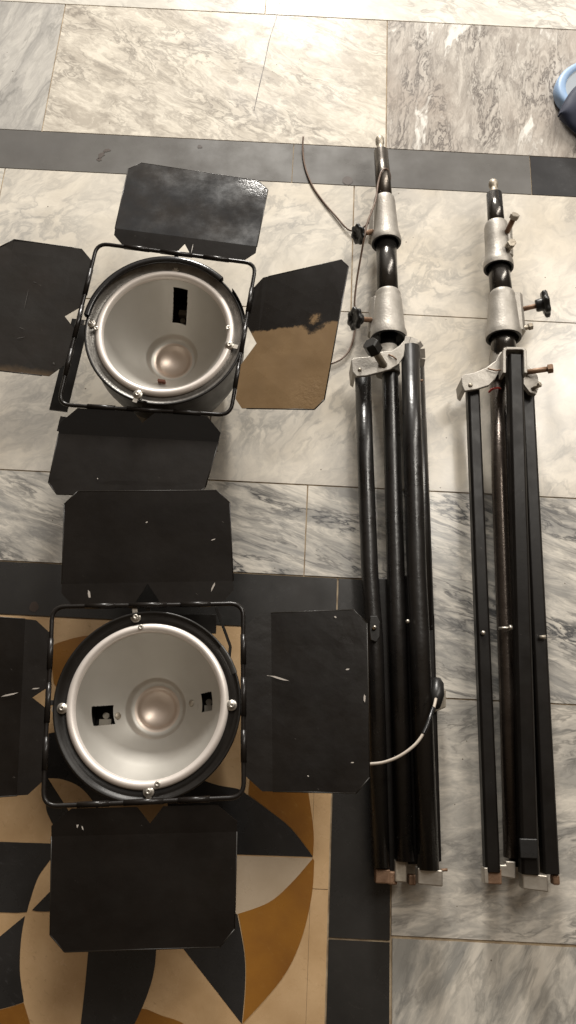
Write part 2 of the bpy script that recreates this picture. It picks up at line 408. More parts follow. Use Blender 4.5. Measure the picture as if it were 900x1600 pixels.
t = MB()
def slab(x0, x1, y0, y1, mi, gap=.001):
    t.cur = mi; t.prism([(x0 + gap, y0 + gap, -.01), (x1 - gap, y0 + gap, -.01), (x1 - gap, y1 - gap, -.01), (x0 + gap, y1 - gap, -.01)], (0, 0, .01))
for i, (a, b) in enumerate(zip([-2.4, -1.3, -.03, .528], [-1.3, -.03, .528, 1.6])):
    slab(a, b, 1.285, 1.397, 1 if i < 3 else 2)
slab(-2.4, -1.0, .2475, .352, 0, .0016); slab(-1.0, .103, .2475, .352, 0, .0016); slab(.103, .209, -.27, .352, 0, .0016); slab(.103, .209, -1.1, -.27, 0, .0018)
t.cur = 3
ck = catmull([at(x, y, .0005) for x, y in ((437, 4), (431, 30), (421, 62), (414, 96), (405, 135), (397, 172))], 4)
for p_, q_ in zip(ck, ck[1:]):
    w_ = Vector((.0009, 0, 0)) * random.uniform(.5, 1.2); t.poly([p_ - w_, q_ - w_, q_ + w_, p_ + w_])
def spot(px, py, rx, ry, n=14, rag=.25, ang=0):
    c = at(px, py, .0006); pts = []
    for k in range(n):
        a = 2 * math.pi * k / n; q = 1 + random.uniform(-rag, rag)
        x, y = math.cos(a) * rx * q, math.sin(a) * ry * q
        pts.append(c + Vector((x * math.cos(ang) - y * math.sin(ang), x * math.sin(ang) + y * math.cos(ang), 0)))
    t.poly(pts)
spot(543, 282, .0125, .0125, rag=.06); spot(312, 229, .006, .0045); spot(53, 948, .009, .010, rag=.08)
spot(158, 243, .006, .012, ang=-.5, rag=.35); spot(167, 235, .010, .005, ang=.5, rag=.35); spot(155, 249, .006, .004)
o = t.build('floor_border', ['border_black', 'border_grey', 'border_dark', 'stain']); o['kind'] = 'structure'

t = MB(); INL = ['inlay_cream', 'inlay_pale', 'inlay_orange', 'inlay_black']
t.prism([(-2.4, -1.1, -.01), (.103 - .032, -1.1, -.01), (.103 - .032, .2465, -.01), (-2.4, .2455, -.01)], (0, 0, .0095))
for y0, y1 in ((-1.1, -.55), (-.55, -.196), (-.196, .2465)):
    t.prism([(.0715, y0 + .0006, -.01), (.1015, y0 + .0006, -.01), (.1015, y1 - .0006, -.01), (.0715, y1 - .0006, -.01)], (0, 0, .0095))
def piece(mi, segs, z=0.0):
    """segs: list of ('s', pts) straight or ('c', pts) smooth runs in photo pixels on the floor"""
    t.cur = mi; pts = []
    for k, ps in segs:
        q = [at(x, y, z) for x, y in ps]
        pts += catmull(q, 6) if k == 'c' else q
    cl = []
    for p in pts:
        if not cl or (p - cl[-1]).length > .0006: cl.append(p)
    if (cl[0] - cl[-1]).length < .0006: cl.pop()
    t.poly(cl if sum((cl[i].x * cl[(i + 1) % len(cl)].y - cl[(i + 1) % len(cl)].x * cl[i].y) for i in range(len(cl))) > 0 else cl[::-1])
piece(3, [('c', [(314, 1218), (341, 1227), (373, 1233), (388, 1243), (418, 1265), (455, 1295), (489, 1339)]), ('s', [(489, 1339), (370, 1335), (262, 1332), (262, 1215)])])
piece(2, [('c', [(388, 1241), (418, 1264), (455, 1294), (489, 1338)]), ('c', [(489, 1338), (490, 1300), (482, 1240), (470, 1180), (450, 1110)]), ('s', [(450, 1110), (400, 1120)])], .0004)
piece(1, [('s', [(489, 1341), (370, 1337), (300, 1335), (300, 1430)]), ('c', [(300, 1450), (372, 1428), (420, 1410), (455, 1380), (489, 1341)])])
piece(2, [('c', [(489, 1341), (455, 1380), (420, 1410), (372, 1428)]), ('c', [(373, 1430), (383, 1490), (384, 1540), (379, 1600), (368, 1650)]), ('c', [(379, 1600), (440, 1530), (470, 1470), (487, 1400), (491, 1345)])], .0004)
piece(3, [('c', [(371, 1429), (382, 1490), (383, 1540), (378, 1600)]), ('s', [(378, 1600), (283, 1478), (230, 1412), (300, 1380)])])
piece(2, [('c', [(200, 1612), (218, 1577), (253, 1587), (290, 1602), (320, 1640)]), ('s', [(320, 1660), (200, 1660)])])
piece(3, [('s', [(143, 1400), (138, 1485), (133, 1540), (126, 1602), (120, 1660)]), ('c', [(190, 1640), (207, 1607), (228, 1560), (240, 1520), (244, 1478), (243, 1400)])], .0003)
piece(3, [('s', [(-220, 1308), (82, 1318)]), ('c', [(82, 1339), (60, 1370), (47, 1407), (42, 1425)]), ('c', [(42, 1425), (15, 1426), (-60, 1420), (-220, 1395)])])
piece(3, [('s', [(50, 1422), (78, 1393), (110, 1362), (110, 1420)]), ('c', [(110, 1420), (78, 1424), (60, 1424), (50, 1422)])])
piece(3, [('s', [(39, 1431), (0, 1463), (-200, 1600)]), ('c', [(-200, 1640), (-60, 1588), (0, 1577), (37, 1566)]), ('c', [(37, 1563), (31, 1517), (33, 1467), (39, 1431)])])
piece(2, [('c', [(-200, 1650), (-60, 1590), (0, 1578), (37, 1567)]), ('c', [(37, 1567), (47, 1600), (60, 1650)]), ('s', [(60, 1680), (-200, 1680)])])
piece(3, [('c', [(70, 1225), (72, 1262), (77, 1277), (84, 1291)]), ('s', [(150, 1300), (153, 1260), (200, 1255), (260, 1200), (200, 1120), (76, 1146)])])
piece(0, [('c', [(75, 1216), (98, 1218), (125, 1230), (147, 1255), (153, 1275)]), ('s', [(112, 1275), (103, 1260)])], .0006)
piece(2, [('c', [(78, 1012), (92, 1004), (130, 994), (180, 990)]), ('s', [(200, 1040), (110, 1100), (84, 1068)])])
o = t.build('floor_inlay', INL); o['kind'] = 'structure'

# ------------------------------------------------------------------ studio lights
def plane_hit(px, py, p0, n):
    d = C2W @ Vector((px - 450, 800 - py, -FPX)); c = Vector((0, 0, CAM_H))
    return c + d * ((Vector(p0) - c).dot(n) / d.dot(n))

def barn_door(root, hA, hB, oA, oB, fold, lift, notch, mat, chips=(), strip=None, cuts=(.022, .022), label=None, chipmat='chip_white'):
    """hinge edge hA-hB, outer edge oA-oB, folded along a line 'fold' of the way out and lifted there by 'lift' metres"""
    fA = hA.lerp(oA, fold) + Vector((0, 0, lift)); fB = hB.lerp(oB, fold) + Vector((0, 0, lift))
    W = (hB - hA).length; L = (oA - fA).length
    def strp(u, v): return hA.lerp(hB, u).lerp(fA.lerp(fB, u), v)
    def main(u, v): return fA.lerp(fB, u).lerp(oA.lerp(oB, u), v)
    ci, co = cuts; k = ci / W; ko = co / W; kv = co / L
    m = MB()
    nw, nd, nc = notch                                   # half width, depth (share of the strip), centre
    a = [strp(0, 1), strp(0, .62), strp(k, 0), strp(nc - nw, 0), strp(nc, nd), strp(nc + nw, 0), strp(1 - k, 0), strp(1, .62), strp(1, 1)]
    # strip as a left, middle and right part round the cut-out
    m.cur = 1 if strip else 0
    m.poly([a[0], a[1], a[2], a[3], a[4], strp(nc, 1)]); m.poly([strp(nc, 1), a[4], a[5], a[6], a[7], a[8]])
    m.cur = 0
    n = 10; rows = []
    vs = [0, .25, .5, .75, 1 - kv, 1]
    for v in vs:
        e0 = 0 if v < 1 else ko
        bow = 0.0
        rows.append(m.add([main(e0 + (1 - 2 * e0) * i / n, v) + Vector((0, 0, bow * math.sin(math.pi * i / n) + (random.uniform(-.0002, .0002) if 0 < v < 1 else 0))) for i in range(n + 1)]))
    for r_ in range(len(rows) - 1):
        for i in range(n): m.face((rows[r_] + i, rows[r_] + i + 1, rows[r_ + 1] + i + 1, rows[r_ + 1] + i), False)
    mats = [mat, strip or mat, 'black_worn', 'chip_white']
    d = m.build('barn_door', mats, root, solid=.0014)
    if label: d['label'] = label
    # worn rim along the free edges
    e = MB(); edge = [main(0, 0), main(0, 1 - kv), main(ko, 1), main(1 - ko, 1), main(1, 1 - kv), main(1, 0)]
    for p, q in zip(edge, edge[1:]): e.tube([p, p.lerp(q, .5), q], .0011, 6)
    e.build('edge', 'edge_worn', d)
    nrm = (main(1, .2) - main(0, .2)).cross(main(.5, 1) - main(.5, 0)).normalized()
    if nrm.z < 0: nrm = -nrm
    if chips:
        for (x0, y0, x1, y1, wd) in chips:
            c = MB()
            p, q = plane_hit(x0, y0, main(.5, .4), nrm) + nrm * .0022, plane_hit(x1, y1, main(.5, .4), nrm) + nrm * .0022
            s_ = (q - p).cross(nrm).normalized() * wd
            c.poly([p, p.lerp(q, .35) + s_ * .8, p.lerp(q, .7) + s_, q, p.lerp(q, .6) - s_ * .7, p.lerp(q, .25) - s_])
            c.build('scratch', chipmat, d)
    return d

def studio_light(corners, centre, spin, tilt, yoke, label, socket_px, flange=None, wire='black_wire', specs=None, doors=(), depth=.10):
    """corners: door frame tl, tr, br, bl as world points; centre of the rim; spin of the socket axis in degrees"""
    root = thing('studio_light', (centre.x, centre.y, 0), label, 'studio light', 'studio lights with barn doors lying on the floor')
    ax = Vector((0, -math.sin(R(tilt)), math.cos(R(tilt)))); xd = Vector((math.cos(R(spin)), math.sin(R(spin)), 0))
    RR = .1245
    # housing: open can with an inner step
    h = MB()
    h.lathe([(.1285, -.012), (.1335, -.010), (.1375, -.004), (.1425, .0), (.1455, .0005), (.1462, -.002), (.1445, -.006), (.1425, -.012), (.142, -.075), (.138, -.10), (.118, -.16), (.098, -.205), (.09, -.2185), (.0, -.2187)], centre, ax, xd, 96)
    h.build('housing', 'black_enamel', root)
    b = MB(); b.lathe([(.1415, -.0005), (.138, -.0025), (.1345, -.0075), (.1285, -.0095), (.1235, -.009)], centre, ax, xd, 96)
    b.build('bezel', 'bezel_worn' if flange else 'black_enamel', root)
    r = MB(); r.lathe([(RR + .0015, -.0095), (RR + .002, -.005), (RR, -.0015), (RR - .005, .0002), (RR - .0095, -.0018), (RR - .0115, -.006), (RR - .012, -.012)], centre, ax, xd, 96)
    r.build('rim_ring', 'rim_metal', root)
    # reflector: spun bowl with a cup in the middle
    prof = [(RR - .0105, -.010)]
    D = depth; R1 = RR - .0112
    N = 64
    for i in range(N + 1):
        q = R1 + (.0505 - R1) * i / N
        prof.append((q, -.009 - D * (1 - (q / R1) ** 2)))
    zb = prof[-1][1]
    prof += [(.0495, zb - .0015), (.0485, zb - .004), (.0465, zb - .010), (.0445, zb - .0150), (.0425, zb - .0172), (.038, zb - .0185), (.0345, zb - .0195), (.032, zb - .0215), (.030, zb - .0250)]
    prof += [(.030 * (1 - i / 8.0), zb - .0250 - .010 * (1 - (1 - i / 8.0) ** 2) ** .9) for i in range(1, 8)] + [(.0003, zb - .035)]
    secs = []
    for (hx0, hx1, hy0, hy1) in socket_px:
        mx, my = (hx0 + hx1) / 2, (hy0 + hy1) / 2
        secs.append((min(abs(hx0), abs(hx1)), max(abs(hx0), abs(hx1)), math.degrees(math.atan2(my, mx)), (hy1 - hy0) / 2))
    def hole(i, ang):
        q = prof[i][0]
        for r0, r1, am, ah in secs:
            if r0 < q < r1 and abs((ang - am + 180) % 360 - 180) * math.pi / 180 * q < ah: return True
        return False
    nb = next(i for i, q in enumerate(prof) if q[0] < .040)
    rf = MB(); rf.lathe(prof[:nb + 1], centre, ax, xd, 720, skip=hole)
    rf.cur = 1; rf.lathe(prof[nb:], centre, ax, xd, 96)
    rfo = rf.build('reflector', ['reflector_metal', 'reflector_cup'], root)
    yd = ax.cross(xd)
    def loc(x, y, z): return centre + xd * x + yd * y + ax * z
    def bowl(x, y): q = math.hypot(x, y); return -.009 - D * (1 - (q / R1) ** 2)
    for (hx0, hx1, hy0, hy1) in socket_px:
        cx, cy = (hx0 + hx1) / 2, (hy0 + hy1) / 2; z = bowl(cx, cy)
        wx, wy = (hx1 - hx0) / 2 + .006, (hy1 - hy0) / 2 + .006
        s_ = MB(); sl = (1 if cx > 0 else -1)
        zo = bowl(cx + wx * (1 if abs(cx) > abs(cy) and cx > 0 else -1 if abs(cx) > abs(cy) else 0), cy + (wy * (1 if cy > 0 else -1) if abs(cy) > abs(cx) else 0))
        top = min(bowl(cx + a_ * wx, cy + b_ * wy) for a_ in (-1, 1) for b_ in (-1, 1)) - .004
        s_.box(loc(cx, cy, top - .022), xd * wx, yd * wy, ax * .006)
        for sx, sy in ((1, 0), (-1, 0), (0, 1), (0, -1)):
            s_.box(loc(cx + sx * wx, cy + sy * wy, top - .011), xd * (.002 if sx else wx), yd * (.002 if sy else wy), ax * .011)
        so = s_.build('lamp_socket', 'black_inside', rfo)
        c_ = MB()
        long_x = (hx1 - hx0) > (hy1 - hy0)
        ux, uy = ((.0055, (hy1 - hy0) * .36) if long_x else ((hx1 - hx0) * .36, .0055))
        dx_ = ((hx1 - hx0) * .28 if long_x else 0); dy_ = (0 if long_x else -(hy1 - hy0) * .30)
        c_.box(loc(cx + dx_, cy + dy_, top - .008), xd * ux, yd * uy, ax * .007)
        c_.tube([loc(cx - dx_ * .4, cy - dy_ * .2, top - .016), loc(cx - dx_ * .4, cy - dy_ * .2, top - .005)], .0052, 14)
        c_.build('contact', 'ceramic_pale', rfo)
    for (x, y, rr, dark) in specs['screws']:
        z = bowl(x, y); q = math.hypot(x, y)
        nrm = (ax - (xd * x + yd * y).normalized() * (2 * D * q / R1 ** 2)).normalized()
        p = loc(x, y, z)
        s_ = MB()
        if dark: s_.lathe([(rr, .0004), (rr * .8, .0006), (.0004, -.0002)], p, nrm, xd, 20)
        else:
            s_.lathe([(rr, -.001), (rr, .0012), (rr * .8, .002), (.0004, .0024)], p, nrm, xd, 20)
        s_.build('screw', 'black_inside' if dark else 'dull_metal', rfo)
    if specs.get('tab'):
        x, y = specs['tab']; z = bowl(x, y)
        s_ = MB(); s_.box(loc(x, y, z + .006), xd * .0022, yd * .007, ax * .006); s_.build('tab', 'ceramic_brown', rfo)
    # clamp washers with screws round the bezel, small rivets on the rim
    for px, py in specs['clips']:
        p = at(px, py, centre.z - .002); rad = (p - centre); rad.z = 0; rad.normalize(); sd = Vector((-rad.y, rad.x, 0))
        s_ = MB(); s_.lathe([(.0085, -.004), (.0085, .0), (.0078, .0008), (.0045, .0008), (.0044, .0025), (.0036, .0034), (.0016, .0034), (.0014, .0018), (.0002, .0018)], p, (0, 0, 1), None, 24)
        s_.box(p + rad * .010 - Vector((0, 0, .0015)), rad * .006, sd * .004, Vector((0, 0, .001)))
        s_.build('clip', 'washer_metal', root)
    for px, py in specs['rivets']:
        p = at(px, py, centre.z); s_ = MB()
        s_.lathe([(.0045, -.002), (.0045, .0006), (.0036, .0014), (.0014, .0014), (.0012, .0004), (.0002, .0004)], p, (0, 0, 1), None, 18)
        s_.build('rivet', 'washer_metal', root)
    if flange:
        f = MB(); a0, a1 = flange
        f.lathe([(.1465, -.004), (.1475, .006), (.1470, .0085), (.1405, .0085), (.1375, .006), (.1370, .0075), (.1410, .0105), (.1485, .0105), (.1495, .007), (.1485, -.004)], centre, ax, Vector((1, 0, 0)), 80, a0, a1)
        f.build('rim_flange', 'black_gloss', root)
        f = MB()
        f.lathe([(.1475, -.02), (.1485, .0035), (.1497, .0035), (.149, -.02)], centre, ax, Vector((1, 0, 0)), 30, a0 - 42, a0 - 10)
        f.build('rim_flange', 'black_gloss', root)
    elif specs.get('patch'):
        f = MB(); a0, a1 = specs['patch']
        f.lathe([(.1470, -.004), (.1468, .0015), (.144, .0022), (.1385, .0005), (.1355, -.004)], centre, ax, Vector((1, 0, 0)), 16, a0, a1)
        f.build('tape_patch', 'tape_dark', root)
    # wire frame that carries the doors
    tl, tr, br, bl = corners; cs = [tl, tr, br, bl]; path = []
    for i in range(4):
        c = cs[i]; p, n = cs[i - 1], cs[(i + 1) % 4]; rr = .022
        a, b = c + (p - c).normalized() * rr, c + (n - c).normalized() * rr
        for k in range(7):
            u = k / 6; path.append(a * (1 - u) ** 2 + c * 2 * u * (1 - u) + b * u * u)
        nx = cs[(i + 1) % 4]; e_ = nx + (c - nx).normalized() * rr
        for u in (.25, .5, .75):
            path.append(b.lerp(e_, u) + Vector((random.uniform(-.0008, .0008), random.uniform(-.0008, .0008), 0)))
    path.append(path[0])
    f = MB(); f.tube(path, .0036, 12, caps=False)
    fo = f.build('door_frame', wire, root)
    for i in range(4):
        a, b = cs[i], cs[(i + 1) % 4]
        for u0, u1 in ((.17, .33), (.40, .60), (.67, .83)):
            s_ = MB(); s_.tube([a.lerp(b, u0), a.lerp(b, (u0 + u1) / 2), a.lerp(b, u1)], .0046, 12)
            s_.build('hinge', wire, fo)
    # struts from the clips to the frame
    for i, ang in enumerate((90, 0, 270, 180)):
        s_ = MB()
        a, b = cs[i], cs[(i + 1) % 4]; mid = a.lerp(b, .5)
        d = centre + (mid - centre).normalized() * .143; d.z = centre.z - .004
        s_.bar(d, mid, .008, .0016)
        s_.build('strut', 'black_enamel', root)
    for d in doors: barn_door(root, *d[0], **d[1])
    for (pts, wd, th) in yoke:
        y = MB()
        for p, q in zip(pts, pts[1:]): y.bar(p, q, wd, th)
        y.build('yoke', 'black_enamel', root)
    return root

paint('tape_dark', col=(.05, .048, .045), rgh=.3, chips=.3, dust=1)
# lower light (over the inlay)
Z2 = .22
c2 = at(230, 1100, Z2)
cor2 = [at(82, 948, Z2), at(380, 943, Z2), at(381, 1246, Z2), at(67, 1260, Z2)]
cd = Z2
paint('door_plain', spec=.26, wave=12, col=(.0065, .0050, .0040), rgh=.34, chips=.6, dust=.6)
paint('door_dull', spec=.17, wave=10, col=(.0072, .0053, .0040), rgh=.45, chips=.5, dust=.6)
paint('door_dusty', spec=.3, wave=12, col=(.016, .0138, .0118), rgh=.34, chips=.9, dust=2.0, brown=(-.098, 0.06, .05, None))
doors2 = [
    ((at(95, 950, cd), at(366, 944, cd), at(101, 768, .232), at(358, 766, .232), .2, -.002, (.085, .95, .50), 'door_dull'),
     dict(chips=[(138, 922, 142, 937, .0022), (336, 910, 330, 925, .0016), (231, 815, 228, 818, .0012), (330, 845, 337, 842, .001)])),
    ((at(381, 958, cd), at(383, 1236, cd), at(573, 952, .215), at(578, 1240, .222), .22, -.006, (.004, .04, .51), 'door_plain'),
     dict(chips=[(395, 1051, 424, 1057, .0008), (421, 1056, 452, 1064, .0016), (540, 1047, 546, 1045, .0014), (522, 964, 526, 965, .0016), (569, 1085, 570, 1098, .0018), (548, 1192, 553, 1191, .001), (480, 1212, 483, 1213, .001)])),
    ((at(371, 1257, cd), at(80, 1264, cd), at(366, 1479, .215), at(78, 1488, .215), .2, -.003, (.07, .62, .47), 'door_dull'),
     dict(chips=[(125, 1277, 121, 1294, .0022), (128, 1290, 131, 1297, .001), (321, 1258, 326, 1276, .0024)], cuts=(.03, .022))),
    ((at(71, 1240, cd), at(84, 972, cd), at(-105, 1252, .22), at(-92, 958, .22), .24, .008, (.075, .62, .54), 'door_plain'),
     dict(chips=[(2, 1089, 30, 1082, .0014), (50, 1077, 63, 1075, .001)], strip='door_dull')),
]
sock2 = [(-.095, -.068, -.028, .003), (.080, .099, -.010, .020)]
studio_light(cor2, c2, 4, 0, [([at(205, 975, .10), at(338, 975, .10)], .034, .004), ([at(338, 950, .12), at(360, 1010, .12), at(352, 1090, .12)], .005, .003)],
    'studio light lying over the patterned inlay, square holes on both sides of its bowl', sock2,
    specs=dict(screws=[(-.0605, -.012, .0058, False), (.0605, .006, .0055, False)], clips=[(97, 1107), (362, 1102), (232, 1237), (212, 964)], rivets=[(220, 980), (246, 1225)], patch=(22, 41)), doors=doors2)

# upper light (below the grey band)
Z1 = .22
c1 = at(257, 517, .222)
cor1 = [at(152, 380, .235), at(400, 412, .235), at(360, 649, .205), at(91, 632, .205)]
rl = Vector((c1.x, c1.y, 0))
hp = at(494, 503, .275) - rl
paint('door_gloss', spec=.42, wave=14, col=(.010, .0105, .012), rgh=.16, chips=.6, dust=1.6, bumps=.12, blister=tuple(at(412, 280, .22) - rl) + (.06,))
paint('door_half_brown', spec=.4, col=(.008, .0065, .0055), rgh=.26, chips=.6, dust=.3, brown=((at(430, 512, .25) - rl).y + (at(430, 512, .25) - rl).x * .10, .10, .004, (hp.x, hp.y, hp.z)), blister=tuple(at(490, 625, .29) - rl) + (.065,))  # black above, brown below a ragged edge
doors1 = [
    ((at(176, 384, .235), at(397, 411, .235), at(203, 252, .218), at(421, 285, .218), .17, .006, (.055, .62, .5), 'door_gloss'),
     dict(chips=[(302, 382, 299, 397, .0006)], strip='door_dull')),
    ((at(398, 437, .228), at(366, 638, .212), at(547, 403, .30), at(504, 640, .30), .15, .0, (.15, .95, .52), 'door_half_brown'),
     dict(chips=[(401, 457, 409, 453, .0012)], cuts=(.018, .016), label='glossy door, black above and brown over the lower half')),
    ((at(350, 652, .205), at(95, 636, .205), at(316, 778, .195), at(72, 772, .195), .28, -.012, (.065, .42, .49), 'door_dull'),
     dict(strip='black_inside', chips=[(152, 748, 154, 749, .001)], cuts=(.03, .02))),
    ((at(95, 590, .21), at(150, 392, .23), at(-40, 575, .225), at(-10, 370, .235), .22, .0, (.085, .62, .46), 'door_dusty'),
     dict(chips=[(83, 567, 86, 570, .0016), (45, 452, 38, 486, .0007), (30, 512, 40, 516, .0008), (26, 530, 40, 527, .0009), (52, 441, 58, 443, .0007)], cuts=(.024, .03), chipmat='chip_grey')),
]
sock1 = [(.066, .106, -.021, .007)]
studio_light(cor1, c1, 85, 3, [([at(126, 500, .13), at(91, 642, .13)], .034, .004), ([at(92, 662, .127), at(338, 694, .127)], .03, .004)],
    'studio light with one half brown door, below the grey band', sock1, flange=(48, 172), wire='black_wire',
    specs=dict(screws=[(.0568, -.008, .006, True)], tab=(-.067, .004), clips=[(275, 419), (142, 505), (358, 539), (215, 616)], rivets=[(150, 513), (356, 512)]), doors=doors1, depth=.116)

# ------------------------------------------------------------------ light stands
def pt(q): return at(q[0], q[1], q[2])
def rpx(r, p): return r / ppm(p)
def stand_tube(root, pts, radii, mat, name='tube', seg=24):
    P_ = [pt(q) for q in pts]; m = MB(); m.tube(P_, [rpx(r, p) for r, p in zip(radii, P_)], seg); return m.build(name, mat, root)
def collar(root, pts, radii, boss=None, mat='cast_metal', inner=None):
    """tapered casting along a line of points, hollow dark mouth at its wide end"""
    P_ = [pt(q) for q in pts]; m = MB()
    a, b = P_[0], P_[-1]; ax = (b - a).normalized(); prof = []
    for p, r in zip(P_, radii): prof.append((rpx(r, p), (p - a).length))
    rl_, hl = prof[-1]
    m.lathe([(prof[0][0] * .75, 0), (prof[0][0] * .96, 0)] + prof, a, ax, (0, 0, 1), 40)
    m.cur = 1
    m.lathe([(rl_, hl), (rl_ * .97, hl + .0015), (rl_ * .84, hl + .001), (rl_ * .78, hl - .006), (rl_ * .5, hl - .012)], a, ax, (0, 0, 1), 40)
    m.cur = 0
    if boss:
        for (c0, c1_, wd, th) in boss:
            p, q = pt(c0), pt(c1_); m.bar(p, q, rpx(wd * 2, p), rpx(th * 2, p), ch=.3)
    return m.build('collar', [mat, 'black_plastic'], root, bevel=.0012)
def knob(root, base, tip, r, shaft, mat='black_plastic', smat='rusty_metal', lobes=7, depth=None, hub=.55):
    p, q = pt(base), pt(tip); ax = (q - p).normalized(); rr = rpx(r, q); L = (q - p).length
    m = MB(); d = depth or rr * .9
    prof = [(.0005, -d * .75), (rr * hub * .9, -d * .75), (rr * hub, -d * .6), (rr * hub, -d * .15)]
    m.lathe(prof, q, ax, None, 42)
    m.lathe([(rr * hub * .8, -d * .16), (rr * .9, -d * .1), (rr, d * .02), (rr, d * .28), (rr * .88, d * .4), (rr * .45, d * .42), (rr * .4, d * .3), (.0005, d * .3)], q, ax, None, 84, lob=lambda a: 1 + .09 * math.cos(lobes * a))
    o = m.build('knob', mat, root)
    s_ = MB(); s_.tube([p, p.lerp(q, .5), q - ax * d * .5], rpx(shaft, p), 12); s_.build('shaft', smat, o)
    return o
def bolt(root, base, tip, rs, rh, mat='rusty_metal', hmat=None, hl=None):
    p, q = pt(base), pt(tip); ax = (q - p).normalized(); m = MB()
    m.tube([p, p.lerp(q, .5), q], rpx(rs, p), 12)
    hr = rpx(rh, q); hl = hl or hr * 1.0
    m.cur = 1
    m.lathe([(.0003, -hl * .5), (hr, -hl * .5), (hr, hl * .35), (hr * .85, hl * .5), (.0003, hl * .5)], q, ax, None, 6, smooth=False)
    return m.build('bolt', [mat, hmat or mat], root)
def plate(name, root, pxs, z, th, mat, bevel=.0015):
    m = MB(); ps = [at(x, y, z) for x, y in pxs]
    A = sum(ps[i].x * ps[(i + 1) % len(ps)].y - ps[(i + 1) % len(ps)].x * ps[i].y for i in range(len(ps)))
    if A < 0: ps = ps[::-1]
    m.prism([p - Vector((0, 0, th)) for p in ps], (0, 0, th)); return m.build(name, mat, root, bevel=bevel)
def flat(root, name, a, b, wd, th, mat, bevel=.0012):
    p, q = pt(a), pt(b); m = MB(); m.bar(p, q, rpx(wd, p.lerp(q, .5)), th); return m.build(name, mat, root, bevel=bevel)
def rivet(root, q, r, mat='plated_metal', h=.003):
    p = pt(q); m = MB(); rr = rpx(r, p)
    m.lathe([(rr, -.003), (rr, h * .4), (rr * .7, h), (.0003, h * 1.1)], p, (0, 0, 1), None, 14); return m.build('rivet', mat, root)

G = 'folding light stands lying on the floor'
# --- stand with round legs
b0 = at(615, 800, 0)
S = thing('light_stand', (b0.x, b0.y, 0), 'black light stand with round tube legs and a brown wire hooked on it', 'light stand', G)
m = MB(); ps = [pt(q) for q in ((593, 215, .062), (593.3, 218, .062), (593.7, 224, .062), (594, 227, .062), (594.6, 232, .062), (594.8, 233, .062), (595.2, 238, .062))]
m.tube(ps, [rpx(r, p) for r, p in zip((5.5, 6.8, 6.8, 5.6, 6.0, 6.9, 6.9), ps)], 20); m.build('stud', 'dull_metal', S)
stand_tube(S, [(595, 237, .060), (598, 275, .060), (601, 320, .060)], [11, 11.8, 12.8], 'dark_chrome')
collar(S, [(600, 311, .06), (600.5, 318, .06), (601.5, 340, .06), (602.5, 362, .06), (603, 371, .06), (603.3, 377, .06), (603.6, 381, .06)], [16, 17.2, 18.4, 20, 22.5, 24, 23.2], boss=[((586, 332, .05), (584, 377, .05), 8, 11)])
stand_tube(S, [(603, 365, .060), (604.5, 415, .060), (606, 465, .060)], [16, 16, 16.5], 'pole_gloss')
collar(S, [(606, 457, .06), (606, 461, .06), (606.2, 464, .06), (606.5, 470, .06), (607, 500, .06), (607, 515, .06), (607, 522, .06), (607, 530, .06)], [18, 20, 19.5, 21.5, 24.5, 26.2, 28.8, 28.4], boss=[((588, 470, .05), (585, 524, .05), 10, 13)])
stand_tube(S, [(606, 520, .058), (608, 560, .056), (610, 600, .054), (620, 950, .050), (632, 1345, .045)], [12, 12.5, 13, 14.5, 15], 'black_tube')
knob(S, (582, 362, .062), (561, 366, .075), 15, 4, depth=.016)
knob(S, (580, 500, .062), (556, 498, .08), 17, 4, depth=.018)
bk = plate('leg_bracket', S, [(549, 562), (553, 559), (575, 557), (597, 549), (612, 548), (624, 540), (632, 531), (634, 536), (631, 556), (624, 568), (610, 577), (592, 582), (572, 587), (557, 588), (551, 581)], .098, .007, 'cast_metal')
m = MB()
for pxs in ([(549, 562), (556, 562), (556, 586), (551, 582)],):
    ps = [at(x, y, .09) for x, y in pxs]; m.prism([p - Vector((0, 0, .055)) for p in reversed(ps)], (0, 0, .055))
m.build('lug', 'cast_metal', bk, bevel=.001)
m = MB(); m.tube([pt((602, 545, .058)), pt((604, 556, .058)), pt((606, 585, .056))], rpx(19, pt((604, 560, .05))), 24); m.build('hinge_block', 'cast_metal', bk, bevel=.001)
m = MB()
path = [at(x, y, z) for x, y, z in ((632, 532, .092), (640, 533, .094), (651, 537, .092), (656, 545, .085), (657, 560, .075), (655, 572, .065))]
for p, q in zip(path, path[1:]): m.bar(p, q, .020, .004, up=(0, 0, 1))
m.build('clevis', 'cast_metal', bk, bevel=.001)
rivet(bk, (562, 578, .098), 3.2, 'dull_metal'); 
m = MB(); m.tube([pt((607, 554, .1)), pt((614, 557, .102)), pt((620, 562, .1))], .0016, 8); m.build('pin', 'rusty_metal', bk)
bolt(S, (600, 572, .095), (582, 542, .135), 6, 13, 'dull_metal', 'black_plastic', hl=.024)
l = stand_tube(S, [(567, 588, .062), (571, 720, .060), (578, 900, .056), (585, 1000, .054), (595, 1355, .045)], [12.5, 13, 13.5, 14, 14.5], 'black_tube', 'leg')
plate('hinge_plate', l, [(578, 962), (590, 962), (594, 972), (594, 995), (588, 1004), (579, 1000), (577, 985)], .078, .003, 'black_enamel')
rivet(l, (585, 981, .079), 3.5, 'plated_metal', .008)
m = MB(); m.box(at(597, 1368, .040), (.012, 0, 0), (0, .011, 0), (0, 0, .012)); m.build('foot', 'rusty_metal', l, bevel=.002)
l = stand_tube(S, [(641, 543, .085), (645, 700, .082), (651, 900, .074), (655, 985, .07), (669, 1358, .058)], [14.5, 14.8, 15.5, 16, 17], 'black_tube', 'leg')
rivet(l, (637, 971, .092), 3.2)
m = MB(); m.box(at(670, 1369, .052), (.0205, -.001, 0), (0, .0125, 0), (0, 0, .014)); m.build('foot', 'plated_metal', l, bevel=.002)
